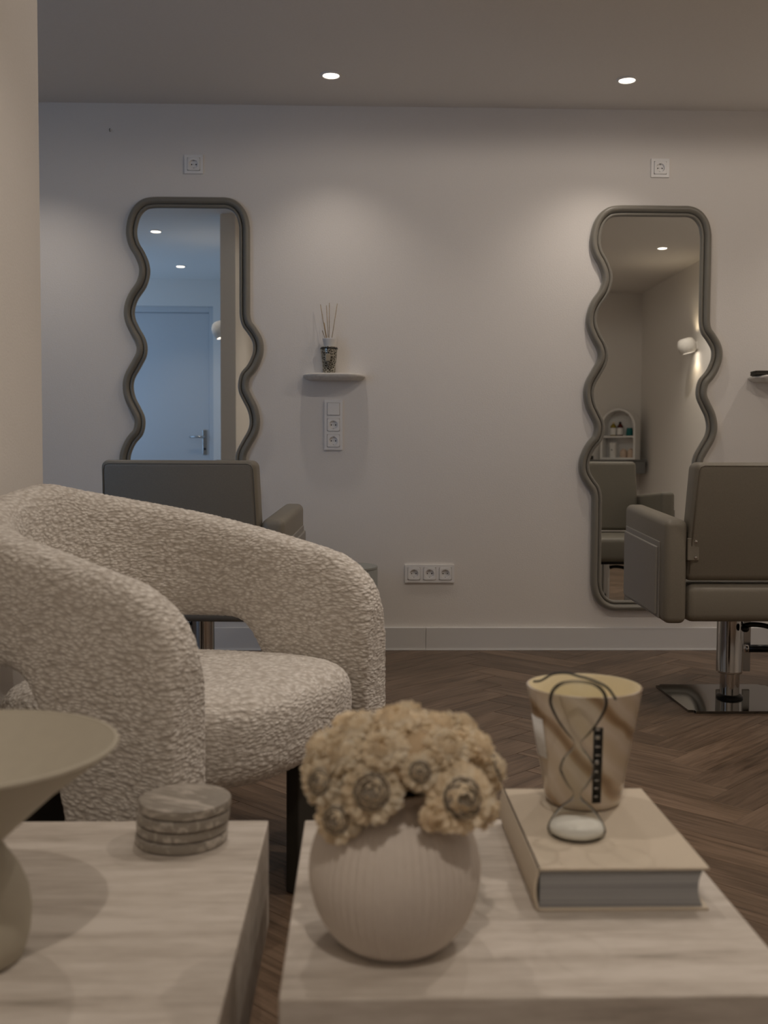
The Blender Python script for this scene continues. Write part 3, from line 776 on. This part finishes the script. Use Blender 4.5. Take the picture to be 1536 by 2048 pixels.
# coasters
ccx, ccy = (-.2310, 1.383)
offs = ((-.0035, .000), (-.0025, .002), (0, -.001), (.0015, .001))
lab = ('round grey marble coaster at the bottom of the stack of four', 'round grey marble coaster second from the bottom of the stack', 'round veined marble coaster second from the top of the stack', 'round grey marble coaster on top of the stack of four')
base = None
for i in range(4):
    v = lathe([(0, 0), (.058, 0), (.0605, .0018), (.0608, .0030), (.0608, .0105), (.0600, .0128), (.0580, .0138), (0, .0138)], 64)
    o = obj('coaster', v, M_coaster, smooth=35, loc=(ccx + offs[i][0], ccy + offs[i][1], TH + .0002 + i * .01475), rot=(0, 0, .9 * i))
    tag(o, lab[i], 'coaster', 'marble coaster stack')

# pedestal bowl
bw = thing('pedestal_bowl', 'wide matte beige bowl on a rounded foot at the left edge', 'bowl', (-.40, 1.05, TH))
obj('foot', lathe([(0, 0), (.052, 0), (.059, .004), (.065, .025), (.067, .048), (.064, .070), (.056, .090), (.043, .110), (.038, .120)], 64), M_bowl, bw)
obj('dish', lathe([(.036, .1205), (.045, .127), (.095, .172), (.152, .214), (.1555, .2175), (.155, .220), (.151, .2205), (.147, .217), (.085, .182), (.03, .152), (0, .148)], 96), M_bowl, bw, smooth=35)

# book
BX0, BX1, BY0, BY1 = .2015, .4005, 1.152, 1.439; bxc, byc = (BX0 + BX1) / 2, (BY0 + BY1) / 2
bo = thing('book', 'thick beige hardcover book lying under the hourglass and the candle', 'book', (bxc, byc, TH + .0003)); ax, ay = (BX1 - BX0) / 2, (BY1 - BY0) / 2; BT = .0495
obj('back_cover', box(-ax + .003, ax, -ay, ay, 0, .003, bev=.0008), M_book, bo, smooth=False)
obj('front_cover', box(-ax + .003, ax, -ay, ay, BT - .003, BT, bev=.0008), M_book, bo, smooth=False)
sp = bmesh.new(); vv = []
NS = 12
prof = [(-ax + .003 - .004 * sin(pi * k / NS), BT * k / NS) for k in range(NS + 1)]
prof2 = [(x + .003, z) for x, z in prof][::-1]
ring = prof + prof2
vs_ = [(x, -ay, z) for x, z in ring] + [(x, ay, z) for x, z in ring]; n = len(ring)
fs_ = [tuple(range(n)), tuple(n + i for i in range(n))[::-1]] + [(i, i + n, (i + 1) % n + n, (i + 1) % n) for i in range(n)]
fix(obj('spine', (vs_, fs_), M_book, bo, smooth=40))
NS = 10
fe = [(ax - .006 - .0055 * sin(pi * k / NS), .0032 + (BT - .0064) * k / NS) for k in range(NS + 1)]
ring = [(-ax + .0062, .0032)] + fe + [(-ax + .0062, BT - .0032)]
n = len(ring); vs_ = [(x, -ay + .004, z) for x, z in ring] + [(x, ay - .004, z) for x, z in ring]
fs_ = [tuple(range(n)), tuple(n + i for i in range(n))[::-1]] + [(i, i + n, (i + 1) % n + n, (i + 1) % n) for i in range(n)]
pg = fix(obj('page_block', (vs_, fs_), M_pages, bo, smooth=40)); pg['label'] = 'grey page edges'
BTOP = TH + .0003 + BT

# candle cup
cc = thing('candle_cup', 'large tapered marbled beige and brown candle cup standing on the book', 'candle', (.306, 1.386, BTOP + .0003))
Hc = .158
co = obj('cup', lathe([(0, 0), (.044, 0), (.049, .003), (.0515, .010), (.0765, Hc - .002), (.0768, Hc), (.0745, Hc + .0005), (.0735, Hc - .002), (.062, .085)], 96, cap=False), M_swirl, cc, smooth=45)
obj('inner_wall', lathe([(.0622, .108), (.0738, Hc - .0012), (.0744, Hc + .0008), (.0732, Hc + .0002), (.0612, .106)], 96, cap=False), M_wax, cc)
obj('wax', lathe([(.0, .100), (.0640, .100), (.0650, .106), (.0630, .109), (0, .1085)], 96), M_wax, cc, smooth=40)
for wx, wy in ((-.02, 0), (.02, .012)): obj('wick', tube([(wx, wy, .109), (wx + .001, wy, .120)], .0011, 6), M_black, cc)
def patch(a0, a1, z0, z1, off=.0006, n=16, up=0.0):
    rr = lambda z: .0515 + (.0765 - .0515) * (z - .010) / (Hc - .012) + off
    vs, fs = [], []
    for i in range(n + 1):
        a = a0 + (a1 - a0) * i / n
        for z in (z0, z1):
            for e in (0, .0004): b = A0 + (a - A0) * (1 + up * (1 - rr(z) / .0765)); vs.append(((rr(z) + e) * cos(b), (rr(z) + e) * sin(b), z))
    for i in range(n):
        b = i * 4; c = b + 4
        fs += [(b, c, c + 1, b + 1), (b + 1, c + 1, c + 3, b + 3), (b + 3, c + 3, c + 2, b + 2), (b + 2, c + 2, c, b)]
    fs += [(0, 1, 3, 2), (n * 4, n * 4 + 2, n * 4 + 3, n * 4 + 1)]
    return vs, fs
A0 = -pi / 2 - math.atan2(.306, 1.386)
sl = fix(obj('white_label', patch(A0 - 1.32, A0 - .85, .066, .120), M_white, cc)); sl['label'] = 'small white paper label'
bs = fix(obj('black_label', patch(A0 + .165, A0 + .325, .014, .118, up=1.3), M_black, cc)); bs['label'] = 'narrow black vertical strip label'
rnd = random.Random(3)
for i in range(9):
    z = .022 + i * .0115
    fix(obj('letter_mark', patch(A0 + .20, A0 + .20 + rnd.uniform(.05, .09), z, z + rnd.uniform(.0015, .0035) * (3 if i in (4, 7) else 1), off=.0012, n=3, up=1.3), M_steel, bs))

# hourglass
hg = thing('hourglass', 'clear glass hourglass with white sand, standing on the book before the candle', 'hourglass', (.271, 1.259, BTOP + .0003))
hp = [(.0, .0), (.030, .0), (.0350, .004), (.0352, .009), (.031, .018), (.022, .031), (.010, .042), (.0052, .048), (.0058, .053), (.013, .062), (.0205, .076), (.0215, .083), (.017, .095), (.008, .106), (.0048, .112), (.006, .117), (.015, .127), (.026, .142), (.034, .158), (.0355, .168), (.032, .179), (.022, .187), (.0, .190)]
hc = catmull([(r, 0, z) for r, z in hp], 4, False)
outer = [(max(0, p.x), p.z) for p in hc]; 
inner = []
for r, z in outer[::-1]:
    inner.append((max(0, r - .0016), .0016 + z * (.190 - .0032) / .190))
inner[0] = (0, inner[0][1]); inner[-1] = (0, inner[-1][1])
gl = fix(obj('glass_body', lathe(outer + inner, 64, cap=False), M_glass, hg))
bm = bmesh.new(); bm.from_mesh(gl.data); bmesh.ops.remove_doubles(bm, verts=bm.verts, dist=1e-6); bmesh.ops.recalc_face_normals(bm, faces=bm.faces); bm.to_mesh(gl.data); bm.free()
obj('sand', lathe([(0, .0018), (.0285, .0018), (.0330, .0052), (.0334, .0090), (.0315, .0135), (.020, .0165), (0, .0180)], 64), M_sand, hg)
# dark cord lying from the cup rim over the hourglass top
rimz = BTOP + Hc + .0045
cp = [(.2395, 1.3945, BTOP + Hc + .0035), (.243, 1.36, BTOP + Hc + .012), (.252, 1.325, BTOP + .186), (.262, 1.285, BTOP + .1955), (.271, 1.262, BTOP + .1965), (.287, 1.248, BTOP + .194), (.303, 1.243, BTOP + .186), (.313, 1.241, BTOP + .172)]
tag(obj('dark_cord', tube(catmull(cp, 5, False), .0016, 8), mat('dark_cord', (.03, .035, .035), .5)), 'thin dark cord lying from the candle rim over the hourglass', 'cord')

# ---------------------------------------------------------------- sconces
def sconce(loc, rz, label, power=1.6):
    """local: +x points away from the wall"""
    t = thing('wall_sconce', label, 'wall lamp', loc, rz, 'plaster wall sconces')
    r = .07; n, m = 40, 20; vs, fs = [], []
    # globe cut flat at top and bottom, tilted, reaching back to the wall
    prof = [(.050, -.058), (.062, -.045), (.070, -.020), (.072, .0), (.068, .026), (.056, .048), (.040, .058)]
    obj('shade', lathe(prof, 40, cap=False), M_plaster, t, loc=(.085, 0, 0), rot=(0, R(14), 0))
    sh_ = obj('shade_inner', lathe([(.0495, -.057), (.066, -.015), (.052, .046), (.0395, .057)], 40, cap=False), M_white, t, loc=(.085, 0, 0), rot=(0, R(14), 0))
    obj('bracket', box(0, .03, -.025, .025, -.03, .03, bev=.004), M_plaster, t, smooth=False)
    obj('glow_disc', lathe([(0, 0), (.047, 0), (.047, .002), (0, .002)], 32), M_lamp, t, smooth=False, loc=(.085 - .012, 0, -.048), rot=(0, R(14), 0))
    for s in (-1, 1):
        ld = bpy.data.lights.new('bulb', 'SPOT'); ld.energy = power; ld.color = (1, .78, .52); ld.spot_size = R(120); ld.spot_blend = .8; ld.shadow_soft_size = .02
        lo = bpy.data.objects.new('bulb', ld); COL.objects.link(lo); lo.parent = t; lo.location = (.06, 0, s * .068)
        lo.rotation_euler = (0, R(180) if s > 0 else 0, 0)
    return t
sconce((XR, 1.25, 1.76), pi, 'round plaster wall lamp on the right wall, seen in the right mirror')
sconce((-0.882, 1.90, 1.78), pi, 'round plaster wall lamp in the hallway, seen in the left mirror', .8)

# ---------------------------------------------------------------- back corner, seen only in the right mirror
ct = thing('wall_counter', 'grey floating counter in the room corner, reflected in the right mirror', 'counter', (2.20, YF, .745))
obj('counter_body', box(-.42, .42, 0, .30, 0, .112, bev=.004), M_counter, ct, smooth=False)
obj('counter_top', box(-.43, .43, 0, .31, .1125, .128, bev=.003), M_counter, ct, smooth=False)
CTZ = .745 + .1282
an = thing('arched_shelf', 'white arched two-tier shelf unit standing on the grey counter', 'shelf', (2.41, -.155, CTZ), R(35))
def arch_shell():
    aw, zt, wl_, d = .165, .30, .018, .07; n = 24
    outer = [(-aw, 0)] + [(-aw * cos(pi * k / n), zt + aw * sin(pi * k / n)) for k in range(n + 1)] + [(aw, 0)]
    ai = aw - wl_
    inner = [(-ai, 0)] + [(-ai * cos(pi * k / n), zt + ai * sin(pi * k / n)) for k in range(n + 1)] + [(ai, 0)]
    vs, fs = [], []; m = len(outer)
    for y in (-d, d):
        for p in outer: vs.append((p[0], y, p[1]))
        for p in inner: vs.append((p[0], y, p[1]))
    for i in range(m - 1):
        fs += [(i, i + 1, m + i + 1, m + i), (2 * m + i, 3 * m + i, 3 * m + i + 1, 2 * m + i + 1), (i, 2 * m + i, 2 * m + i + 1, i + 1), (m + i, m + i + 1, 3 * m + i + 1, 3 * m + i)]
    for i in (0, m - 1): fs.append((i, m + i, 3 * m + i, 2 * m + i))
    return vs, fs
an_s = fix(obj('arch_shell', arch_shell(), M_white, an, smooth=40))
obj('bottom_board', box(-.147, .147, -.07, .07, 0, .018), M_white, an, smooth=False)
obj('middle_board', box(-.147, .147, -.07, .07, .200, .216), M_white, an, smooth=False)
bm = bmesh.new(); bv = [bm.verts.new(v) for v in [(-.147, -.07, .0), (-.147, -.07, .3)] + [(-.147 * cos(pi * k / 20), -.07, .3 + .147 * sin(pi * k / 20)) for k in range(1, 20)] + [(.147, -.07, .3), (.147, -.07, 0)]]
f = bm.faces.new(bv); ex = bmesh.ops.extrude_face_region(bm, geom=[f]); bmesh.ops.translate(bm, verts=[v for v in ex['geom'] if isinstance(v, bmesh.types.BMVert)], vec=(0, .006, 0))
obj('back_panel', bm, M_white, an, smooth=False)
an_m = Matrix.Translation((2.41, -.155, CTZ)) @ Matrix.Rotation(R(35), 4, 'Z')
def inshelf(x, y, z): return tuple(an_m @ Vector((x, y, z)))
def bottle(x, z, glass, label):
    t = thing('bottle', label, 'bottle', inshelf(x, .01, z), R(35))
    obj('flask', lathe([(0, 0), (.026, 0), (.028, .003), (.028, .085), (.012, .110), (.010, .112)], 28), glass, t, smooth=40)
    obj('cap', lathe([(.0105, .1125), (.0115, .1125), (.0115, .128), (0, .129)], 20), M_black if glass is not M_amber else M_gold, t, smooth=40)
    obj('paper_label', lathe([(.0284, .010), (.0287, .011), (.0287, .072), (.0284, .073)], 28, cap=False), M_white, t)
M_amber = mat('amber_glass', (.26, .20, .02), .15); M_redg = mat('dark_red_glass', (.07, .008, .006), .15); M_teal = mat('teal_plastic', (.0, .13, .13), .35)
# local +x of the arch runs to the left in the mirror
bottle(-.065, .2164, M_amber, 'small olive-amber bottle with a white label, upper tier of the arched shelf')
bottle(.0, .2164, M_redg, 'small dark red bottle with a white label beside the amber one, upper tier')
t = thing('teal_jar', 'small teal jar on the upper tier of the arched shelf', 'jar', inshelf(.090, .01, .2164), R(35))
obj('pot', lathe([(0, 0), (.030, 0), (.031, .003), (.029, .055)], 28), M_teal, t, smooth=40); obj('lid', lathe([(.0, .0555), (.026, .0555), (.026, .072), (0, .073)], 28), M_teal, t, smooth=40)
t = thing('white_canister', 'white round canister with a dark dot on the lower tier of the arched shelf', 'canister', inshelf(-.065, .01, .0184), R(35))
obj('drum', lathe([(0, 0), (.032, 0), (.032, .110)], 28), M_white, t, smooth=40); obj('lid', lathe([(.0, .1105), (.034, .1105), (.034, .135), (0, .136)], 28), M_white, t, smooth=40)
obj('dot', lathe([(.006, 0), (.006, .001)], 16), M_black, t, loc=(0, .0322, .07), rot=(R(-90), 0, 0))
M_pink = mat('blush_jar', (.62, .48, .38), .4)
for x, lb in ((.035, 'beige domed jar in the middle of the lower tier of the arched shelf'), (.105, 'beige domed jar at the end of the lower tier of the arched shelf')):
    t = thing('domed_jar', lb, 'jar', inshelf(x, .01, .0184), R(35))
    obj('pot', lathe([(0, 0), (.030, 0), (.032, .003), (.032, .040)], 28), M_pink, t, smooth=40); obj('lid', lathe([(.033, .0405), (.033, .046), (.027, .066), (.012, .080), (0, .082)], 28), M_pink, t, smooth=40)
t = thing('small_black_case', 'small black case on the counter next to the arched shelf', 'box', (2.10, -.12, CTZ))
obj('case', box(-.05, .05, -.03, .03, .0002, .022, bev=.002), M_blackmat, t, smooth=False); obj('case_lid', box(-.05, .05, -.03, .03, .0222, .034, bev=.002), M_blackmat, t, smooth=False)
